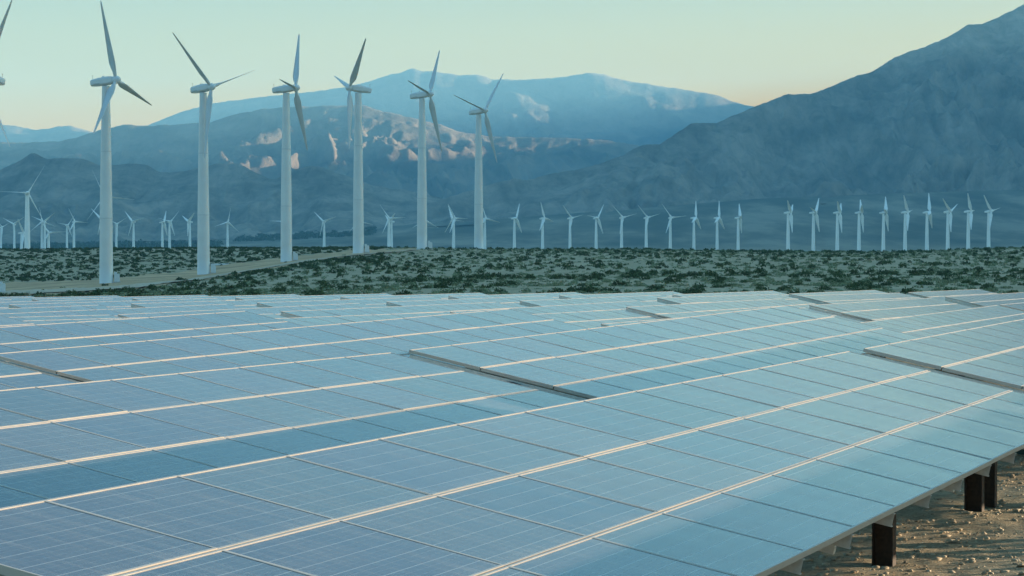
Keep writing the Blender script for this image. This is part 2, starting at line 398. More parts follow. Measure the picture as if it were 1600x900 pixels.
# ------------------------------------------------------------------ mountains
def layer(name, ridge, dr, d0, depth_back, mat, base_py, n_az=620, n_d=110, x_ext=(-1900, 2500), carve=0.30, power=1.25, wl=900.0, seed=0.0):
    """Range of hills: real crest line at its own distance, foot, gullied faces and a back slope."""
    rx = [p[0] for p in ridge]; ry = [p[1] for p in ridge]
    xs = np.linspace(x_ext[0], x_ext[1], n_az)
    V = np.zeros((n_az, n_d, 3)); nb = n_d // 4; nf = n_d - nb
    for a, px in enumerate(xs):
        D = np.interp(px, [p[0] for p in dr], [p[1] for p in dr]); B = np.interp(px, [p[0] for p in d0], [p[1] for p in d0])
        B += 0.05 * B * noise.noise(Vector((px * 0.012, seed, 7))) + 0.02 * B * noise.noise(Vector((px * 0.045, seed, 8)))
        py = np.interp(px, rx, ry)
        py += 1.6 * noise.noise(Vector((px * 0.06, seed, 0))) + 0.9 * noise.noise(Vector((px * 0.19, seed, 2)))
        pys = np.mean(np.interp(px + np.linspace(-110, 110, 23), rx, ry)); zts = (HOR - pys) / F * D
        zt = (HOR - py) / F * D; zb = (HOR - np.interp(px, [p[0] for p in base_py], [p[1] for p in base_py])) / F * B
        zb = min(zb, zt)
        H = zt - zb
        for k in range(n_d):
            if k < nf:
                t = k / (nf - 1); d = B + (D - B) * t; cw = max(0.0, (t - 0.6) / 0.4) ** 2; Hk = max(min(zts, zt + 0.25 * H) - zb, 0) * (1 - cw) + H * cw; z = zb + Hk * t ** power
                env = (math.sin(math.pi * min(1, t * 1.02)) ** 0.7) * 1.0 if t < 0.98 else 0
            else:
                t = (k - nf + 1) / nb; d = D + depth_back * t; z = zb + H * (1 - t) ** 1.3 - 40 * t; env = math.sin(math.pi * t)
            x = (px - 800) / F * d
            q = Vector((x / wl, d / (wl * 2.1), seed))
            q = q + 0.35 * Vector((noise.noise(q * 1.3 + Vector((5, 1, 2))), noise.noise(q * 1.3), 0))
            r = 1.0 - abs(noise.noise(q)); r2 = 1.0 - abs(noise.noise(q * 2.3 + Vector((3, 7, 1)))); r3 = 1.0 - abs(noise.noise(q * 5.1 + Vector((1, 2, 9))))
            r4 = noise.noise(q * 13.0) + 0.5 * noise.noise(q * 29.0)
            cv = (1 - r) * 1.0 + (1 - r2) * 0.5 + (1 - r3) * 0.30 + 0.10 * r4
            V[a, k] = (x, d, z - carve * max(H, 60) * env * cv)
    idx = np.arange(n_az * n_d).reshape(n_az, n_d)
    Fc = np.stack([idx[:-1, :-1], idx[1:, :-1], idx[1:, 1:], idx[:-1, 1:]], -1).reshape(-1, 4)
    return tag(obj(name, mesh_np(name, V.reshape(-1, 3), Fc, [mat], True)), kind='structure')

R1_ = [(-700,215),(-200,205),(12,195),(56,203),(110,196),(144,206),(185,212),(231,196),(281,176),(330,162),(406,152),(500,142),(544,136),(579,127),(614,116),(647,107.5),(662,112),(681,112),(697,115),(719,118),(745,116),(767,123.7),(806,125),(876,121.5),(916,114),(946,117),(981,127),(1047,137),(1112,147),(1156,162),(1173,166),(1300,185),(2300,200)]
R2_ = [(-700,240),(-100,228),(0,223),(94,221),(130,212),(150,205),(178,198),(200,195),(231,197),(281,194),(328,192),(360,181),(406,171),(453,167),(500,166),(566,164),(587,171),(614,177),(644,184),(688,195),(719,206),(771,214),(894,216),(937,218),(990,226),(1100,250),(2300,300)]
R3_ = [(-700,250),(-150,262),(0,265),(19,258),(34,250),(51,238),(75,249),(100,247),(131,248),(156,258),(181,259),(209,255),(231,259),(250,269),(281,268),(312,262),(344,255.5),(372,255.5),(387,262),(416,278),(431,280),(456,266),(487,258),(500,260),(544,276),(587,291),(631,297),(675,306),(760,330),(850,350)]
R4_ = [(540,372),(596,353),(631,337),(675,317),(719,302),(758,291),(802,279),(824,281),(867,270),(894,267),(937,256),(972,243),(1000,228),(1016,225),(1031,225),(1062,204),(1080,193),(1120,192),(1151,178),(1173,169),(1196,160),(1231,147.5),(1262,147.5),(1284,142),(1329,122),(1364,111),(1400,89),(1444,73),(1480,58),(1511,40),(1533,38),(1578,18),(1600,7),(1750,-60),(2100,-160),(2600,-200)]
base_far = [(-700, 380), (2300, 380)]
layer('far_hills', R1_, [(-700, 29000), (2300, 30000)], [(-700, 21500), (2300, 21500)], 2500, M['far_rock'], base_far, wl=1500, carve=0.34, seed=3.1, n_d=100, n_az=900)
layer('middle_hills', R2_, [(-700, 18500), (2300, 19500)], [(-700, 12800), (2300, 14500)], 2500, M['far_rock'], base_far, wl=560, carve=0.40, power=1.0, seed=8.7, n_az=1250, n_d=150)
layer('dark_hills', R3_, [(-700, 11200), (850, 11200)], [(-700, 9300), (850, 9600)], 1500, M['near_rock'], [(-700, 383), (0, 381.5), (400, 373), (620, 356), (850, 346)], n_az=640, n_d=90, x_ext=(-1900, 850), wl=620, carve=0.34, seed=1.7)
layer('mountain', R4_, [(540, 10400), (1000, 11200), (1600, 13000), (2600, 14500)], [(540, 9700), (1000, 9750), (1600, 9700), (2600, 9300)], 2500, M['near_rock'],
      [(540, 381), (620, 364), (800, 352), (1000, 337), (1180, 322), (1400, 314), (1600, 308), (2600, 297)], n_az=900, n_d=230, x_ext=(540, 2600), wl=640, carve=0.62, power=1.2, seed=5.3)

# unseen range added at the right, shaped to shade the scrub, turbines and hills
def spur(name, pts, half, mat, seed):
    pts = np.array(pts, float); n = 260; m = 60
    s = np.linspace(0, len(pts) - 1, n); P = np.stack([np.interp(s, np.arange(len(pts)), pts[:, k]) for k in range(3)], -1)
    T = np.gradient(P[:, :2], axis=0); T /= np.linalg.norm(T, axis=1)[:, None]; Nn = np.c_[T[:, 1], -T[:, 0]]
    V = np.zeros((n, m, 3))
    for a in range(n):
        for b, q in enumerate(np.linspace(-1, 1, m)):
            xy = P[a, :2] + Nn[a] * q * half
            v = Vector((xy[0] / 900, xy[1] / 900, seed))
            cv = abs(noise.noise(v)) + 0.5 * abs(noise.noise(v * 2.2)) + 0.2 * abs(noise.noise(v * 5))
            V[a, b] = (xy[0], xy[1], P[a, 2] * (1 - abs(q)) ** 1.15 * 1.0 - 0.35 * P[a, 2] * math.sin(math.pi * abs(q)) * cv - 26)
    idx = np.arange(n * m).reshape(n, m)
    Fc = np.stack([idx[:-1, :-1], idx[1:, :-1], idx[1:, 1:], idx[:-1, 1:]], -1).reshape(-1, 4)
    return tag(obj(name, mesh_np(name, V.reshape(-1, 3), Fc, [mat], True)), kind='structure')
spur('shading_hills', [(4000, 1490, 0), (4000, 1790, 640), (4050, 2130, 760), (4200, 4500, 900), (4350, 9000, 1000), (4450, 13000, 1050), (4700, 16000, 1180), (5000, 18500, 1210), (5150, 20200, 1220), (5300, 21500, 1340), (5500, 24500, 1800), (5500, 31500, 1900)], 2100, M['near_rock'], 2.2)

# ------------------------------------------------------------------ solar tables
MA, ML, TILT = 1.66, 1.03, rad(12.69)
MX, MY = 1.657, 1.013
def make_module():
    bm = bmesh.new()      # glass laminate, local x along the row, y down-slope negative; top of frame at z = 0
    box(bm, 0.017, MX - 0.017, -MY + 0.015, -0.015, -0.012, -0.004, 0)
    for f in bm.faces:
        if f.normal.z < -0.5: f.material_index = 1
    glass = bm_mesh('panel', bm, [M['glass'], M['back']])
    bm = bmesh.new(); t = 0.045
    box(bm, 0, MX, -0.016, 0, -t, 0); box(bm, 0, MX, -MY, -MY + 0.016, -t, 0)
    box(bm, 0, 0.018, -MY + 0.016, -0.016, -t, -0.001); box(bm, MX - 0.018, MX, -MY + 0.016, -0.016, -t, -0.001)
    fr = bm_mesh('frame', bm, M['alu'])
    bm = bmesh.new()      # distant copy: laminate and frame in one mesh
    box(bm, 0.017, MX - 0.017, -MY + 0.015, -0.015, -0.012, -0.004, 0)
    for f in bm.faces:
        if f.calc_center_median().z < -0.0115: f.material_index = 1
    box(bm, 0, MX, -0.016, 0, -t, 0, 2); box(bm, 0, MX, -MY, -MY + 0.016, -t, 0, 2)
    box(bm, 0, 0.018, -MY + 0.016, -0.016, -t, -0.001, 2); box(bm, MX - 0.018, MX, -MY + 0.016, -0.016, -t, -0.001, 2)
    far = bm_mesh('far_panel', bm, [M['glass'], M['back'], M['alu']])
    return glass, fr, far
ME_GLASS, ME_FRAME, ME_FAR = make_module()
def mesh_rail():
    bm = bmesh.new(); ln = 3 * ML - 0.02      # C channel down the slope
    box(bm, -0.004, 0.0, -ln, -0.02, -0.165, -0.060); box(bm, 0.0, 0.05, -ln, -0.02, -0.066, -0.060); box(bm, 0.0, 0.05, -ln, -0.02, -0.165, -0.159)
    return bm_mesh('support_rail', bm, M['galv'])
def mesh_purlin(n):
    bm = bmesh.new(); x1 = n * MA - 0.05
    box(bm, 0.05, x1, -0.03, -0.025, -0.30, -0.167); box(bm, 0.05, x1, -0.025, 0.03, -0.173, -0.167); box(bm, 0.05, x1, -0.025, 0.03, -0.30, -0.294)
    return bm_mesh('purlin', bm, M['galv'])
def mesh_post(h):
    bm = bmesh.new()      # H section, flanges across the row
    box(bm, -0.09, 0.09, -0.10, -0.088, -0.5, h); box(bm, -0.09, 0.09, 0.088, 0.10, -0.5, h); box(bm, -0.006, 0.006, -0.088, 0.088, -0.5, h)
    return bm_mesh('post', bm, M['rust'])
def mesh_arm():
    bm = bmesh.new(); box(bm, -0.04, 0.04, -2.75, -0.3, -0.42, -0.301)
    return bm_mesh('cross_arm', bm, M['galv'])
ME_RAIL, ME_PURLIN, ME_ARM = mesh_rail(), mesh_purlin(14), mesh_arm()
ORD = ['', 'front', 'second', 'third', 'fourth', 'fifth', 'sixth', 'seventh', 'eighth', 'ninth', 'tenth', 'eleventh', 'twelfth', 'thirteenth', 'fourteenth', 'fifteenth', 'sixteenth', 'seventeenth', 'eighteenth', 'nineteenth', 'twentieth', 'twenty-first', 'twenty-second', 'twenty-third', 'twenty-fourth', 'twenty-fifth', 'twenty-sixth', 'twenty-seventh', 'twenty-eighth', 'twenty-ninth', 'thirtieth']
COLS = [11.90, 35.95, 66.0, 89.9, 116.4, 142.0]
WHERE = ['at its near end', 'just past the first narrow gap', 'first one beyond the wide aisle', 'second one beyond the wide aisle', 'third one beyond the wide aisle', 'at its far end beside the scrub']
def table(row, c):
    u0 = COLS[c] + (0.18 - 0.26 * max(0, row - 1) if c == 1 and row < 6 else 0); u1 = u0 + 14 * MA; w = W1 + PW * (row - 1)
    z0, z1 = top_z(row, u0), top_z(row, u1)
    if (row, c) == (2, 0): z0, z1 = -1.345, -1.385
    if (row, c) == (2, 1): z0, z1 = -1.375, -1.245
    if (row, c) in ((3, 3), (4, 3), (6, 3), (4, 4), (5, 4)): z0 += 0.07
    sl = math.atan2(z1 - z0, u1 - u0)
    o = U * u0 + W * w
    gz = ground_z(o[0], o[1])[0]
    lab = ('tilted blue solar panel table in the %s row, %s' % (ORD[row], WHERE[c])) if row else 'blue solar panel table of the row in front of the front row'
    t = tag(empty('solar_table', (o[0], o[1], gz), ROWYAW), lab, 'solar table', 'rows of solar panel tables')
    if not row: t['label'] = 'tilted blue solar panel table before the front row, ' + ('near one' if c == 0 else 'farther one')
    base = Matrix.Translation((0, 0, z0 - gz)) @ Matrix.Rotation(-sl, 4, 'Y') @ Matrix.Rotation(TILT, 4, 'X')
    near_t = c <= 1 and row > 0
    for i in range(14):
        for k in range(3):
            jz = 0.001 * (rng.random() - 0.5); jr = Matrix.Rotation(rad(0.5) * (rng.random() - 0.5), 4, 'X') @ Matrix.Rotation(rad(0.12) * (rng.random() - 0.5), 4, 'Y')
            mloc = base @ Matrix.Translation((i * MA, -k * ML, jz)) @ jr
            p = bpy.data.objects.new('panel', ME_GLASS if near_t else ME_FAR); link(p, t); p.matrix_local = mloc
            if near_t: link(bpy.data.objects.new('frame', ME_FRAME), p)
    for i in range(15) if near_t else (0, 14):
        r = bpy.data.objects.new('support_rail', ME_RAIL); link(r, t)
        r.matrix_local = base @ Matrix.Translation((min(max(i * MA - 0.02, 0.0), 14 * MA - 0.07), 0, 0))
    for q in (-0.75, -2.35):
        r = bpy.data.objects.new('purlin', ME_PURLIN); link(r, t); r.matrix_local = base @ Matrix.Translation((0, q, 0))
    for x in ((3.9, 9.55, 15.2, 20.8, 21.8) if c % 2 == 0 else (2.4, 8.05, 13.7, 19.35)):
        a = bpy.data.objects.new('cross_arm', ME_ARM); link(a, t); a.matrix_local = base @ Matrix.Translation((x, 0, 0))
        py = -1.93; wp = o + U * x + W * py
        g = ground_z(wp[0], wp[1])[0]; h = (z0 + math.tan(sl) * x + py * math.tan(TILT) - 0.33) - g
        ps = bpy.data.objects.new('post', mesh_post(h)); link(ps, t); ps.location = (x, py, g - gz)
        if near_t:
            zt = z0 - gz + math.tan(sl) * x - 0.30
            Vb, Fb = tube([(x + 0.14, py + 0.1, g - gz + 0.45), (x + 0.14, -2.55, zt - 2.55 * math.tan(TILT))], 0.022)
            link(bpy.data.objects.new('brace', mesh_np('brace', Vb, Fb, [M['galv']], True)), t)
    return t, base
TAB = {}
for c in range(6):
    for row in range(0, 27):
        if row == 0 and c > 1: continue
        u0 = COLS[c]; u1 = u0 + 14 * MA; w = W1 + PW * (row - 1)
        ps = [project(U * a + W * b + np.array([0, 0, top_z(row, a)])) for a in (u0, u1) for b in (w, w - 3)]
        xs = [p[0] for p in ps]
        if row > 14: continue
        if row and (max(xs) < -20 or min(xs) > 1760): continue
        TAB[row, c] = table(row, c)
# a black cable loop hanging at the end of one table
t2, base2 = TAB[2, 1]
V_, F_ = tube([(-0.02 - 0.10 * math.sin(a), -1.55 - 0.20 * math.cos(a), -0.19 + 0.10 * math.sin(a)) for a in np.linspace(0, math.pi, 14)], 0.024)
cb = bpy.data.objects.new('cable', mesh_np('cable', V_, F_, [M['black']], True)); link(cb, t2); cb.matrix_local = base2

# low green equipment box standing under the front row
M['green'] = simple('dark_green_paint', (0.012, 0.055, 0.05), 0.5, 0, 0.15, 2)
p = place(1592, 742, 41.5); gzz = ground_z(p[0], p[1])[0]
eb = tag(empty('equipment_box', (p[0], p[1], gzz), -0.1), 'dark green low equipment box on the gravel under the front row', 'equipment box')
bm = bmesh.new(); box(bm, -0.35, 1.6, -0.4, 0.4, -0.1, 0.62); bmesh.ops.bevel(bm, geom=bm.edges[:], offset=0.03, segments=2, affect='EDGES')
link(bpy.data.objects.new('body', bm_mesh('body', bm, M['green'])), eb)
bm = bmesh.new(); box(bm, -0.40, 1.65, -0.45, 0.45, 0.622, 0.68); link(bpy.data.objects.new('lid', bm_mesh('lid', bm, M['green'])), eb)

# ------------------------------------------------------------------ wind turbines
HUB, ROT = 55.0, 21.7
def lathe(prof, n=28, axis='z'):
    V, Fc = [], []
    for r, z in prof:
        for k in range(n):
            th = 2 * math.pi * k / n
            V.append((r * math.cos(th), r * math.sin(th), z) if axis == 'z' else (z, r * math.cos(th), r * math.sin(th)))
    for i in range(len(prof) - 1):
        for k in range(n): Fc.append((i * n + k, i * n + (k + 1) % n, (i + 1) * n + (k + 1) % n, (i + 1) * n + k))
    return V, Fc
def turbine_meshes():
    V, Fc = lathe([(0.0, -3.0), (2.0, -3.0), (2.0, 0.15), (2.0, 0.16), (1.84, 0.3), (1.80, 6), (1.715, 18), (1.445, 36), (1.03, 53.7)], 40)
    tower = mesh_np('tower', V, Fc, [M['white']], True)
    # nacelle: stations along the axis (x): half width, bottom, top
    st = [(-4.45, 0.62, -0.72, 0.42), (-4.25, 0.86, -1.02, 0.70), (-3.2, 1.05, -1.12, 0.88), (-0.6, 1.16, -1.16, 1.12), (1.0, 1.12, -1.10, 1.16), (1.95, 0.95, -0.92, 1.05), (2.2, 0.80, -0.8, 0.9)]
    V, Fc = [], []
    prof = [(-1, -.55), (-.55, -1), (.55, -1), (1, -.55), (1, .55), (.6, 1), (-.6, 1), (-1, .55)]
    for x, hw, zb, zt in st:
        for a, b in prof: V.append((x, a * hw, (zb + zt) / 2 + b * (zt - zb) / 2))
    n = len(prof)
    for i in range(len(st) - 1):
        for k in range(n): Fc.append((i * n + k, (i + 1) * n + k, (i + 1) * n + (k + 1) % n, i * n + (k + 1) % n))
    bm = bmesh.new(); vs = [bm.verts.new(v) for v in V]
    for f in Fc: bm.faces.new([vs[i] for i in f])
    bm.faces.new(vs[:n]); bm.faces.new(vs[-n:])
    box(bm, -0.9, -0.45, -0.25, 0.25, 1.05, 1.42); box(bm, -2.4, -2.0, -0.2, 0.2, 0.9, 1.12)
    bmesh.ops.recalc_face_normals(bm, faces=bm.faces)
    nac = bm_mesh('nacelle', bm, M['white'])
    bm = bmesh.new(); box(bm, -3.95, -3.89, -0.03, 0.03, 0.78, 1.9); box(bm, -4.1, -3.7, -0.02, 0.02, 1.82, 1.9); box(bm, -3.2, -0.9, -1.125, 1.125, -0.62, -0.52)
    trim = bm_mesh('wind_sensor', bm, M['dark_trim'])
    V, Fc = lathe([(0.0, 2.22), (0.84, 2.22), (1.05, 2.45), (1.08, 3.2), (0.98, 3.7), (0.7, 4.15), (0.32, 4.42), (0, 4.5)], 24, 'x')
    hub = mesh_np('hub', V, Fc, [M['white']], True)
    # blade along +z; chord lies mostly along the rotor axis (feathered, parked)
    sec = [(1, 0), (0.62, 0.42), (0.15, 0.62), (-0.3, 0.55), (-0.62, 0.25), (-0.7, 0), (-0.62, -0.22), (-0.3, -0.42), (0.15, -0.42), (0.62, -0.22)]
    circ = [(math.cos(2 * math.pi * k / 10), math.sin(2 * math.pi * k / 10)) for k in range(10)]
    stn = [(0.7, .47, 1, 0), (1.6, .47, 1, 0), (2.4, .62, .6, .35), (3.4, 1.05, .25, .85), (4.8, 1.28, .17, 1), (7.5, 1.14, .15, 1), (11, .90, .14, 1), (15, .62, .13, 1), (18.6, .42, .12, 1), (20.8, .28, .12, 1), (21.5, .15, .12, 1), (21.7, .03, .12, 1)]
    V, Fc = [], []
    for z, ch, th, mx in stn:
        tw = rad(74 + 12 * (z / ROT))
        for (a, b), (p, q) in zip(sec, circ):
            xx = p * ch * (1 - mx) + (a * ch) * mx; yy = q * ch * (1 - mx) + b * ch * th * 1.9 * mx
            # xx along chord; rotate chord from rotor plane (y) to axis (x)
            V.append((-xx * math.sin(tw) + yy * math.cos(tw), xx * math.cos(tw) + yy * math.sin(tw), z))
    n = 10
    for i in range(len(stn) - 1):
        for k in range(n): Fc.append((i * n + k, i * n + (k + 1) % n, (i + 1) * n + (k + 1) % n, (i + 1) * n + k))
    V = [(x + 3.05, y, z) for x, y, z in V]
    blade = mesh_np('blade', V, Fc, [M['blade']], True)
    bm = bmesh.new(); bm.from_mesh(blade); bmesh.ops.recalc_face_normals(bm, faces=bm.faces); bm.to_mesh(blade); bm.free()
    return tower, nac, trim, hub, blade
ME_TOWER, ME_NAC, ME_SENS, ME_HUBM, ME_BLADE = turbine_meshes()
ME_RINGS = []
for zr, r in ((18, 1.715), (36, 1.445)):
    Vr, Fr = lathe([(r, zr - 0.14), (r + 0.035, zr - 0.13), (r + 0.035, zr + 0.13), (r - 0.005, zr + 0.14)], 40)
    ME_RINGS.append(mesh_np('joint_ring', Vr, Fr, [M['blade']]))
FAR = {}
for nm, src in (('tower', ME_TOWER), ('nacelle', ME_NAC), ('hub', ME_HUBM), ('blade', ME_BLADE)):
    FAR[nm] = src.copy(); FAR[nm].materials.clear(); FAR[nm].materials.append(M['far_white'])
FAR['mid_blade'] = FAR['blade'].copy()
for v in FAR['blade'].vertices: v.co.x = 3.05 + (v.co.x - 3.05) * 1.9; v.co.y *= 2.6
for v in FAR['tower'].vertices: v.co.x *= 1.15; v.co.y *= 1.15
def turbine(base, yaw_axis, alpha, label, group, scale=1.0, tall=1.0, detail=True):
    """base: foot of the tower; yaw_axis: heading (x, y) the rotor faces; alpha: turn of the first blade."""
    t = tag(empty('wind_turbine', tuple(base)), label, 'wind turbine', group)
    t.scale = (scale,) * 3
    tw = link(bpy.data.objects.new('tower', ME_TOWER if detail else FAR['tower']), t); tw.scale = (1, 1, tall)
    yaw = math.atan2(yaw_axis[1], yaw_axis[0])
    head = Matrix.Translation((0, 0, HUB * tall)) @ Matrix.Rotation(yaw, 4, 'Z') @ Matrix.Rotation(-TIP_TILT, 4, 'Y')
    nc = link(bpy.data.objects.new('nacelle', ME_NAC if detail else FAR['nacelle']), t); nc.matrix_local = head
    if detail:
        link(bpy.data.objects.new('wind_sensor', ME_SENS), nc)
        for rg in ME_RINGS: link(bpy.data.objects.new('joint_ring', rg), tw)
    hb = link(bpy.data.objects.new('hub', ME_HUBM if detail else FAR['hub']), t); hb.matrix_local = head
    for k in range(3):
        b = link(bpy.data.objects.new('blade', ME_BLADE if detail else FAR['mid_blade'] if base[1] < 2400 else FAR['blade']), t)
        b.matrix_local = head @ Matrix.Rotation(-(alpha + k * 2 * math.pi / 3), 4, 'X')
    return t
TIP_TILT = rad(5)
def solve_rotor(hub, tips, axis_right, toward=1, R=None):
    """rotor heading and turn from where the blades point"""
    d = [np.array(t, float) - np.array(hub, float) for t in tips]
    if len(d) == 2: d.append(-(d[0] + d[1]))
    d = np.array(d); d -= d.mean(0)
    if R is None: R = max(math.sqrt((d[:, 1] ** 2).sum() / 1.5), math.sqrt((d[:, 0] ** 2).sum() / 1.5))
    al = np.radians(np.arange(0, 360, 2.0)); best = None; sg = 1 if axis_right else -1
    for c in np.linspace(0.06, 0.97, 32):
        for dr in (1, -1):
            aa = al[:, None] + dr * np.arange(3) * 2 * np.pi / 3
            X_ = R * (sg * math.sqrt(1 - c * c) * -math.sin(TIP_TILT) * np.cos(aa) + toward * c * np.sin(aa)); Y_ = -R * np.cos(aa)
            X_ -= X_.mean(1, keepdims=True)
            e = ((X_ - d[:, 0]) ** 2 + (Y_ - d[:, 1]) ** 2).sum(1); k = int(e.argmin())
            if best is None or e[k] < best[0]: best = (e[k], c, al[k])
    _, c, a = best
    return np.array([sg * math.sqrt(1 - c * c), -toward * c]), a, R
def add_turbine(hub, base, tips, right, label, group, toward=1, off=2.75):
    H = base[1] - hub[1]; d = HUB * F / H
    ax, al, R = solve_rotor(hub, tips, right, toward, ROT / HUB * H)
    bx = base[0]; p = place(bx, base[1], d)
    g = ground_z(p[0], p[1])[0]; p[2] = min(p[2], g + 0.3) if abs(p[2] - g) < 1.5 else p[2]
    return turbine(p, ax, al, label, group), d
BIG = 'large wind turbines along the sandy track'
big = [((-27, 124), (-14, 462), [(22, 3), (30, 236)], False, 'white wind turbine cut off by the left edge of the photo'),
       ((183, 127), (166, 445), [(161, 5), (226, 162), (165, 216)], True, 'nearest fully visible tall white turbine, leftmost of the six tall towers'),
       ((329, 138), (318, 432), [(276, 58), (392, 109), (329, 235)], True, 'second tall white turbine from the left, blades spread in a Y'),
       ((462, 139), (447.5, 411), [(465, 51), (479, 234), (445, 132)], True, 'third tall white turbine from the left, blades almost edge-on'),
       ((550, 139), (560, 396.5), [(575, 70), (516, 116), (549, 235)], False, 'fourth tall white turbine, its nacelle pointing right with rotor on the left'),
       ((672, 148.5), (659.5, 388.5), [(688, 79), (642, 132), (691, 236)], True, 'fifth tall white turbine, standing in front of the distant peak'),
       ((761, 174), (748, 390), [(790, 111), (713, 153), (780, 255)], True, 'rightmost of the six tall white turbines')]
CAB = []
for h, b, tips, right, lab in big:
    o, d = add_turbine(h, b, tips, right, lab, BIG); CAB.append((o, d, b))
# transformer cabinets
def cabinet_meshes():
    bm = bmesh.new(); box(bm, -0.75, 0.75, -0.6, 0.6, 0.12, 2.1)
    bmesh.ops.bevel(bm, geom=bm.edges[:], offset=0.05, segments=2, affect='EDGES'); body = bm_mesh('body', bm, M['cabinet'])
    bm = bmesh.new(); box(bm, -0.85, 0.6, -0.65, 0.65, 2.105, 2.28); box(bm, -0.75, 0.0, -0.45, 0.45, 2.285, 2.75); top = bm_mesh('roof', bm, M['cabinet'])
    bm = bmesh.new()
    for k in range(2):
        box(bm, -0.66 + k * 0.68, -0.02 + k * 0.68, -0.625, -0.603, 0.25, 1.95)
    door = bm_mesh('door', bm, M['cabinet'])
    bm = bmesh.new(); box(bm, -1.0, 1.0, -0.85, 0.85, -0.4, 0.115); pad = bm_mesh('plinth', bm, M['concrete'])
    return body, top, door, pad
CM = cabinet_meshes()
for k, (o, d, b) in enumerate(CAB[:6]):
    lab = ['white equipment cabinet at the left photo edge by the cut-off turbine', 'white equipment cabinet at the foot of the leftmost tall tower', 'white equipment cabinet at the foot of the second tall tower', 'white equipment cabinet at the foot of the third tall tower', 'white equipment cabinet at the foot of the fourth tall tower', 'white equipment cabinet at the foot of the fifth tall tower'][k]
    x, y = o.location.x + 2.85, o.location.y + 0.2
    c = tag(empty('equipment_cabinet', (x, y, ground_z(x, y)[0] + 0.25), 0.12), lab, 'cabinet', 'equipment cabinets at the turbine feet')
    for nme, mm in zip(('body', 'roof', 'door', 'plinth'), CM): link(bpy.data.objects.new(nme, mm), c)

# distant turbines
def z5(h, tw, *t): return ((750 + h[0] / 3.72, 300 + h[1] / 3.72), 750 + tw / 3.72, [(750 + a / 3.72, 300 + b / 3.72) for a, b in t])
def z6(h, tw, *t): return ((1170 + h[0] / 3.72, 300 + h[1] / 3.72), 1170 + tw / 3.72, [(1170 + a / 3.72, 300 + b / 3.72) for a, b in t])
def z3(h, tw, *t): return ((h[0] / 3.2, 280 + h[1] / 3.2), tw / 3.2, [(a / 3.2, 280 + b / 3.2) for a, b in t])
def z4(h, tw, *t): return ((380 + h[0] / 3.2, 300 + h[1] / 3.2), 380 + tw / 3.2, [(380 + a / 3.2, 300 + b / 3.2) for a, b in t])
right_row = [z5((35,155),28,(18,75),(105,168)), z5((212,153),200,(232,60),(157,157),(242,245)), z5((372,153),364,(350,55),(432,177),(345,228)), z5((532,153),523,(475,77),(600,135)),
  z5((683,152),675,(728,85),(630,147),(718,247)), z5((828,150),823,(768,80),(910,125)), z5((968,150),966,(905,80),(1035,135)), z5((1112,150),1106,(1060,75),(1195,142)),
  z5((1253,150),1243,(1255,55),(1282,215)), z5((1388,150),1378,(1388,60),(1418,210)), z5((1512,150),1500,(1511,68),(1520,240)),
  z6((240,120),228,(212,55),(265,75),(247,255)), z6((388,120),375,(412,40),(345,97),(407,232)), z6((527,120),514,(507,65),(547,68),(530,228)), z6((653,120),640,(656,50),(662,225)), z6((800,120),782,(805,38),(815,215)),
  z6((920,118),908,(895,40),(955,105)), z6((1055,118),1035,(1058,25),(1072,195)), z6((1168,115),1156,(1122,55),(1215,75)), z6((1285,113),1275,(1272,30),(1318,107)), z6((1405,113),1393,(1370,45),(1455,97))]
left_set = [z3((5,240),5,(60,190),(-20,180)), z3((72,225),72,(0,182),(128,203)), z3((138,70),137,(30,75),(190,0),(215,200)), z3((210,213),210,(200,118),(310,243),(160,265)), z3((222,213),224,(275,195),(160,200)),
  z3((335,230),335,(272,222),(382,160)), z3((370,213),370,(340,130),(450,222),(345,285)), z3((500,88),520,(440,-70),(675,95),(400,235)), z3((506,200),512,(610,153),(458,187)), z3((582,225),582,(640,180),(520,190)),
  z3((668,213),668,(625,155),(742,188)), z3((812,215),812,(800,132),(765,195),(775,280)), z3((848,213),848,(915,150),(870,305),(795,208)), z3((950,213),950,(912,180),(990,165)), z3((1138,215),1138,(1155,125),(1200,272),(1058,247)),
  z4((205,148),200,(115,142),(250,75)), z4((405,148),405,(352,92),(470,130)), z4((578,148),575,(655,155),(560,80)), z4((725,133),728,(688,90),(790,128)), z4((742,148),742,(780,88),(700,92)), z4((905,142),908,(955,160),(925,70)), z4((1048,133),1052,(1022,55),(1128,135),(1030,215)), z4((1056,140),1053,(1030,60),(1122,152))]
GL, GR = 'small distant turbines on the left plain', 'long even row of small distant turbines'
Wd = {1: 'first', 2: 'second', 3: 'third', 4: 'fourth', 5: 'fifth', 6: 'sixth', 7: 'seventh', 8: 'eighth', 9: 'ninth', 10: 'tenth', 11: 'eleventh', 12: 'twelfth', 13: 'thirteenth', 14: 'fourteenth', 15: 'fifteenth', 16: 'sixteenth', 17: 'seventeenth', 18: 'eighteenth', 19: 'nineteenth', 20: 'twentieth', 21: 'twenty-first', 22: 'twenty-second', 23: 'twenty-third', 24: 'twenty-fourth', 25: 'twenty-fifth'}
def far_turbine(h, tx, tips, right, label, group, toward=1, zpl=-20.0, tall=1.0, fx=1.0):
    d = (HUB * tall + zpl) * F / (HOR - h[1])
    ax, al, R = solve_rotor(h, tips, right, toward)
    p = place(tx, HOR, d); p[2] = min(zpl, ground_z(p[0], p[1])[0])
    tall = ((HOR - h[1]) / F * d - p[2]) / HUB
    return turbine(p, ax, al, label, group, 1.0, tall, False)
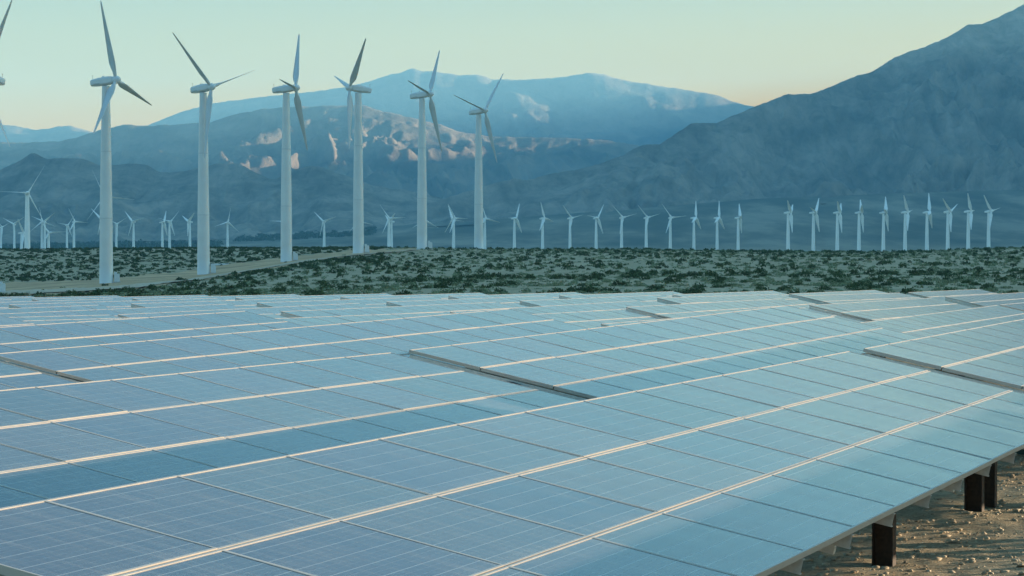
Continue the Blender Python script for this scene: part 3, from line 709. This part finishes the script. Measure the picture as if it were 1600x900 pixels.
for k, (h, tx, tips) in enumerate(right_row):
    side = 'left' if k < 11 else 'right'
    n = k + 1 if k < 11 else k - 10
    lab = ('small white turbine, %s from the left of the distant row before the wide gap' if k < 11 else 'small white turbine, %s from the left after the wide gap in the distant row') % Wd[n]
    far_turbine(h, tx, tips, h[0] > tx - 1.0, lab, GR)
left_set.sort(key=lambda q: q[1])
for k, (h, tx, tips) in enumerate(left_set):
    lab = 'small white turbine on the plain, %s from the left among the distant left group' % Wd[k + 1]
    far_turbine(h, tx, tips, k % 3 != 1, lab, GL, toward=1)
# two shorter turbines with level blades, left of the leftmost tall tower
for (h, tx, tips, lab) in [((33.7, 364), 33.7, [(40, 342), (17, 394)], 'short cream turbine with one blade angled down to the left'), ((76, 364), 76, [(102, 363.5), (60, 345)], 'short cream turbine with a level blade reaching right')]:
    d = 3600.0; ax, al, R = solve_rotor(h, tips, True, 1)
    p = place(tx, HOR, d); p[2] = -20; tall = ((HOR - h[1]) / F * d + 20) / HUB
    turbine(p, ax, al, lab, GL, 1.0, tall, False)

# white pipe lying beside the track
d = dist_for(346, 415); p = place(333, 415, d)
V_, F_ = tube([(0, 0, 0.32), (2.6, 0.6, 0.33), (5.1, 1.1, 0.36)], 0.30, 12)
pz = ground_z(p[0], p[1])[0]
tag(obj('white_pipe', mesh_np('white_pipe', V_, F_, [M['cabinet']], True), None, (p[0], p[1], pz + 0.2)), 'long white pipe lying in the scrub right of the second tall tower', 'pipe')

# ------------------------------------------------------------------ scrub
def bush_arrays(n, seed, flat=0.75, leaf=0.16):
    """one shrub of unit radius: n leaf clumps through a lumpy dome"""
    g = np.random.default_rng(seed)
    th = g.random(n) * 2 * np.pi; cz = g.random(n) ** 0.8; rr = (0.45 + 0.55 * g.random(n) ** 0.5)
    lump = 1 + 0.28 * np.sin(th * 3 + seed) + 0.15 * np.sin(th * 5 + 2 * seed)
    C = np.c_[rr * lump * np.sqrt(1 - (cz * 0.9) ** 2) * np.cos(th), rr * lump * np.sqrt(1 - (cz * 0.9) ** 2) * np.sin(th), flat * rr * cz * (1 + .2 * np.sin(2 * th + seed)) + 0.05]
    A = g.normal(size=(n, 3)); A /= np.linalg.norm(A, axis=1)[:, None]; B = np.cross(A, g.normal(size=(n, 3))); B /= np.linalg.norm(B, axis=1)[:, None]
    s = leaf * (0.6 + 0.9 * g.random(n))[:, None]
    return np.stack([C - A * s, C - B * s * .8, C + A * s, C + B * s * .8], 1)      # (n,4,3)
TRACK_UP = list(zip(*UP)); TRACK_LO = list(zip(*LO))
def on_track(x, y):
    px = 800 + F * x / y; z = ground_z(x, y); py = HOR - z / y * F
    up = np.interp(px, TRACK_UP[0], TRACK_UP[1]); lo = np.interp(px, TRACK_LO[0], TRACK_LO[1])
    return (px < 655) & (py > up - 0.2) & (py < lo + 0.6)
def scatter(n, dmin, dmax, clear=0.7):
    a = rng.uniform(-15.5, 15.5, n) * np.pi / 180; d = np.sqrt(rng.uniform(dmin ** 2, dmax ** 2, n))
    x, y = d * np.sin(a), d * np.cos(a)
    patch = np.array([noise.noise(Vector((p * 0.014, q * 0.014, 0))) + 0.6 * noise.noise(Vector((p * 0.05, q * 0.05, 4))) for p, q in zip(x, y)])
    keep = (rng.random(n) < clear + 0.28 * patch)
    t = on_track(x, y); keep &= (~t) | (rng.random(n) < 0.012)
    # keep clear of the solar field
    u = x * U[0] + y * U[1]; keep &= (u > 174)
    return x[keep], y[keep]
def build_scrub(name, x, y, size, n_leaf, mat, leaf, seed, flat=0.75):
    protos = [bush_arrays(n_leaf, seed + k, flat, leaf) for k in range(7)]
    z = ground_z(x, y); out = []
    for k in range(7):
        sel = np.nonzero(np.arange(len(x)) % 7 == k)[0]
        if not len(sel): continue
        a = rng.random(len(sel)) * 2 * np.pi; s = size[sel]
        P = protos[k][None] * s[:, None, None, None]
        ca, sa = np.cos(a)[:, None, None], np.sin(a)[:, None, None]
        X_ = P[..., 0] * ca - P[..., 1] * sa + x[sel][:, None, None]; Y_ = P[..., 0] * sa + P[..., 1] * ca + y[sel][:, None, None]; Z_ = P[..., 2] + z[sel][:, None, None]
        out.append(np.stack([X_, Y_, Z_], -1).reshape(-1, 3))
    V = np.concatenate(out); Fc = np.arange(len(V)).reshape(-1, 4)
    return tag(obj(name, mesh_np(name, V, Fc, [mat])), kind='stuff')
x, y = scatter(2230, 182, 430, 0.42)
dd = np.hypot(x, y); o_ = np.argsort(dd)
px_ = 800 + F * x / y; inv = [i for i in o_ if -10 < px_[i] < 1610 and dd[i] > 212][:300]
ind = set(inv)
protos = []
for k in range(6):
    q = bush_arrays(260, 40 + k, 0.62, 0.10); V = q.reshape(-1, 3)
    protos.append(mesh_np('desert_shrub', V, np.arange(len(V)).reshape(-1, 4), [M['creosote'] if k < 4 else M['sage']]))
zz = ground_z(x, y)
for n_, i in enumerate(inv):
    k = n_ % 6; s = rng.uniform(0.32, 0.8) * (1.0 if k < 4 else 0.75)
    o = tag(obj('desert_shrub', protos[k], None, (x[i], y[i], zz[i] - 0.05)), 'low %s desert shrub near the edge of the solar field' % ('dark green' if k < 4 else 'pale grey-green'), 'shrub', 'dark green shrubs by the solar field' if k < 4 else 'pale shrubs by the solar field')
    o.scale = (s, s, s * rng.uniform(1.0, 1.4)); o.rotation_euler = (0, 0, rng.random() * 6.28)
rest = np.array([i for i in range(len(x)) if i not in ind])
build_scrub('scrub_near', x[rest], y[rest], rng.uniform(0.32, 0.8, len(rest)), 180, M['creosote'], 0.13, 70, 0.9)
x, y = scatter(5640, 430, 900, 0.24); build_scrub('scrub_middle', x, y, rng.uniform(0.3, 0.8, len(x)), 110, M['creosote'], 0.17, 80, 0.95)
x, y = scatter(11700, 900, 1550, 0.14); build_scrub('scrub_distant', x, y, rng.uniform(0.4, 1.0, len(x)), 56, M['creosote'], 0.24, 90, 0.95)
x, y = scatter(30500, 640, 1500, 0.34); lp = (800 + F * x / y < 600); build_scrub('scrub_left', x[lp], y[lp], rng.uniform(0.45, 1.1, lp.sum()), 50, M['creosote'], 0.24, 95, 0.7)
x, y = scatter(7000, 190, 450, 0.5); build_scrub('pale_scrub_near', x, y, rng.uniform(0.2, 0.6, len(x)), 60, M['sage'], 0.16, 100, 0.5)
x, y = scatter(16000, 450, 1200, 0.5); build_scrub('pale_scrub_distant', x, y, rng.uniform(0.25, 0.75, len(x)), 30, M['sage'], 0.24, 110, 0.5)

# tree belt and a few houses of the far town
def belt(name, px0, px1, n, d0, d1, hmin, hmax, seed):
    g = np.random.default_rng(seed); px = g.uniform(px0, px1, n); d = g.uniform(d0, d1, n)
    x, y = (px - 800) / F * d, d
    return build_scrub(name, x, y, g.uniform(hmin, hmax, n), 26, M['treeleaf'], 0.36, seed, 1.2)
belt('far_trees', -40, 345, 700, 7400, 9000, 4, 10, 200)
belt('far_trees', 370, 585, 420, 8900, 9900, 4, 10, 210)
def house(px, d, w, h, lab):
    p = place(px, HOR, d); z = ground_z(p[0], p[1])[0]
    t = tag(empty('house', (p[0], p[1], z), 0.2), lab, 'house', 'pale houses of the far town')
    bm = bmesh.new(); box(bm, -w / 2, w / 2, -6, 6, -1, h); link(bpy.data.objects.new('wall', bm_mesh('wall', bm, M['cabinet'])), t)
    bm = bmesh.new(); vs = [bm.verts.new(v) for v in ((-w/2-.6,-6.6,h),(w/2+.6,-6.6,h),(w/2+.6,6.6,h),(-w/2-.6,6.6,h),(-w/2-.6,0,h+2.4),(w/2+.6,0,h+2.4))]
    for f in ((0,1,5,4),(2,3,4,5),(0,4,3),(1,2,5),(0,3,2,1)): bm.faces.new([vs[i] for i in f])
    link(bpy.data.objects.new('roof', bm_mesh('roof', bm, M['concrete'])), t)
for px, dd_, w_, lab in ((222, 7200, 18, 'tiny pale house among trees left of the second tall tower'), (236, 7250, 12, 'tiny pale house, second from left among the far trees'), (288, 7300, 20, 'tiny pale house just left of the second tall tower')):
    house(px, dd_, w_, 4.5, lab)

# ------------------------------------------------------------------ gravel
def stones(name, n, seed, smin, smax, umin, umax, wmin, wmax, power=3):
    g = np.random.default_rng(seed)
    bm = bmesh.new(); bmesh.ops.create_icosphere(bm, subdivisions=1, radius=1)
    V0 = np.array([v.co[:] for v in bm.verts]); F0 = np.array([[v.index for v in f.verts] for f in bm.faces]); bm.free()
    u = g.uniform(umin, umax, n); w = g.uniform(wmin, wmax, n)
    x = u * U[0] + w * W[0]; y = u * U[1] + w * W[1]; z = ground_z(x, y)
    s = smin + (smax - smin) * g.random(n) ** power
    V = V0[None] * (1 + 0.3 * g.normal(size=(n, len(V0), 1))) * np.array([1, 1, .5]) * s[:, None, None] * g.uniform(.7, 1.3, (n, 1, 3))
    V = V + np.stack([x, y, z + s * 0.15], -1)[:, None]
    for i in range(n):
        v = Vector((x[i], y[i], 0)); V[i, :, 2] += 0.045 * noise.noise(v * 0.55) + 0.026 * noise.noise(v * 1.7) + 0.018 * noise.noise(v * 4.1)
    Fc = (F0[None] + (np.arange(n) * len(V0))[:, None, None]).reshape(-1, 3)
    return tag(obj(name, mesh_np(name, V.reshape(-1, 3), Fc, [M['stone']])), kind='stuff')
stones('gravel', 26000, 5, 0.006, 0.045, 15, 48, 0.5, 7.0, 8)

# ------------------------------------------------------------------ air
bm = bmesh.new(); box(bm, -34000, 34000, -34000, 34000, -60, 1960)
hm, nt, b = new_mat('haze'); nt.nodes.remove(b)
pv = N(nt, 'ShaderNodeVolumePrincipled'); pv.inputs['Color'].default_value = (0.33, 0.74, 1.0, 1); pv.inputs['Density'].default_value = 3.7e-5
pv.inputs['Anisotropy'].default_value = 0.0
L(nt, pv.outputs['Volume'], nt.nodes['Material Output'].inputs['Volume'])
tag(obj('haze', bm_mesh('haze', bm, hm)), kind='stuff')

# ------------------------------------------------------------------ light
SUN_AZ, SUN_EL = rad(70), math.atan(0.106)       # bearing clockwise from straight ahead
sd = Vector((math.sin(SUN_AZ) * math.cos(SUN_EL), math.cos(SUN_AZ) * math.cos(SUN_EL), math.sin(SUN_EL)))
sl = bpy.data.lights.new('sun', 'SUN'); sl.energy = 5.0; sl.angle = rad(0.5); sl.color = (1.0, 0.79, 0.56)
so = link(bpy.data.objects.new('sun', sl)); so.rotation_euler = sd.to_track_quat('Z', 'Y').to_euler()
wd = bpy.data.worlds.new('World'); sc.world = wd; wd.use_nodes = True
nt = wd.node_tree; bg = nt.nodes['Background']
sky = N(nt, 'ShaderNodeTexSky'); sky.sky_type = 'NISHITA'; sky.sun_disc = False
sky.sun_elevation = SUN_EL; sky.sun_rotation = SUN_AZ; sky.air_density = 1.0; sky.dust_density = 1.5; sky.ozone_density = 1.0
tc = N(nt, 'ShaderNodeTexCoord'); sp = N(nt, 'ShaderNodeSeparateXYZ'); L(nt, tc.outputs['Generated'], sp.inputs[0])
el = ramp(nt, sp.outputs['Z'], [(0.0, (2.5, 1.50, 0.04)), (0.035, (1.90, 1.20, 0.02)), (0.06, (1.12, 0.79, 0.20)), (0.09, (0.63, 0.57, 0.48)), (0.15, (0.41, 0.73, 0.92)), (0.22, (0.30, 0.62, 0.88)), (0.32, (0.25, 0.54, 0.80)), (0.52, (0.62, 1.10, 1.28)), (1.0, (0.70, 1.22, 1.38))])
L(nt, mix_c(nt, 1.0, sky.outputs['Color'], el.outputs['Color'], 'MULTIPLY'), bg.inputs['Color'])
bg.inputs['Strength'].default_value = 0.10
vs = sc.view_settings; vs.view_transform = 'Standard'; vs.look = 'None'; vs.exposure = 1.95; vs.gamma = 1; vs.use_curve_mapping = False
sc.cycles.max_bounces = 6; sc.cycles.diffuse_bounces = 3; sc.cycles.glossy_bounces = 3; sc.cycles.volume_bounces = 1
sc.cycles.use_denoising = True
sc.cycles.use_adaptive_sampling = True
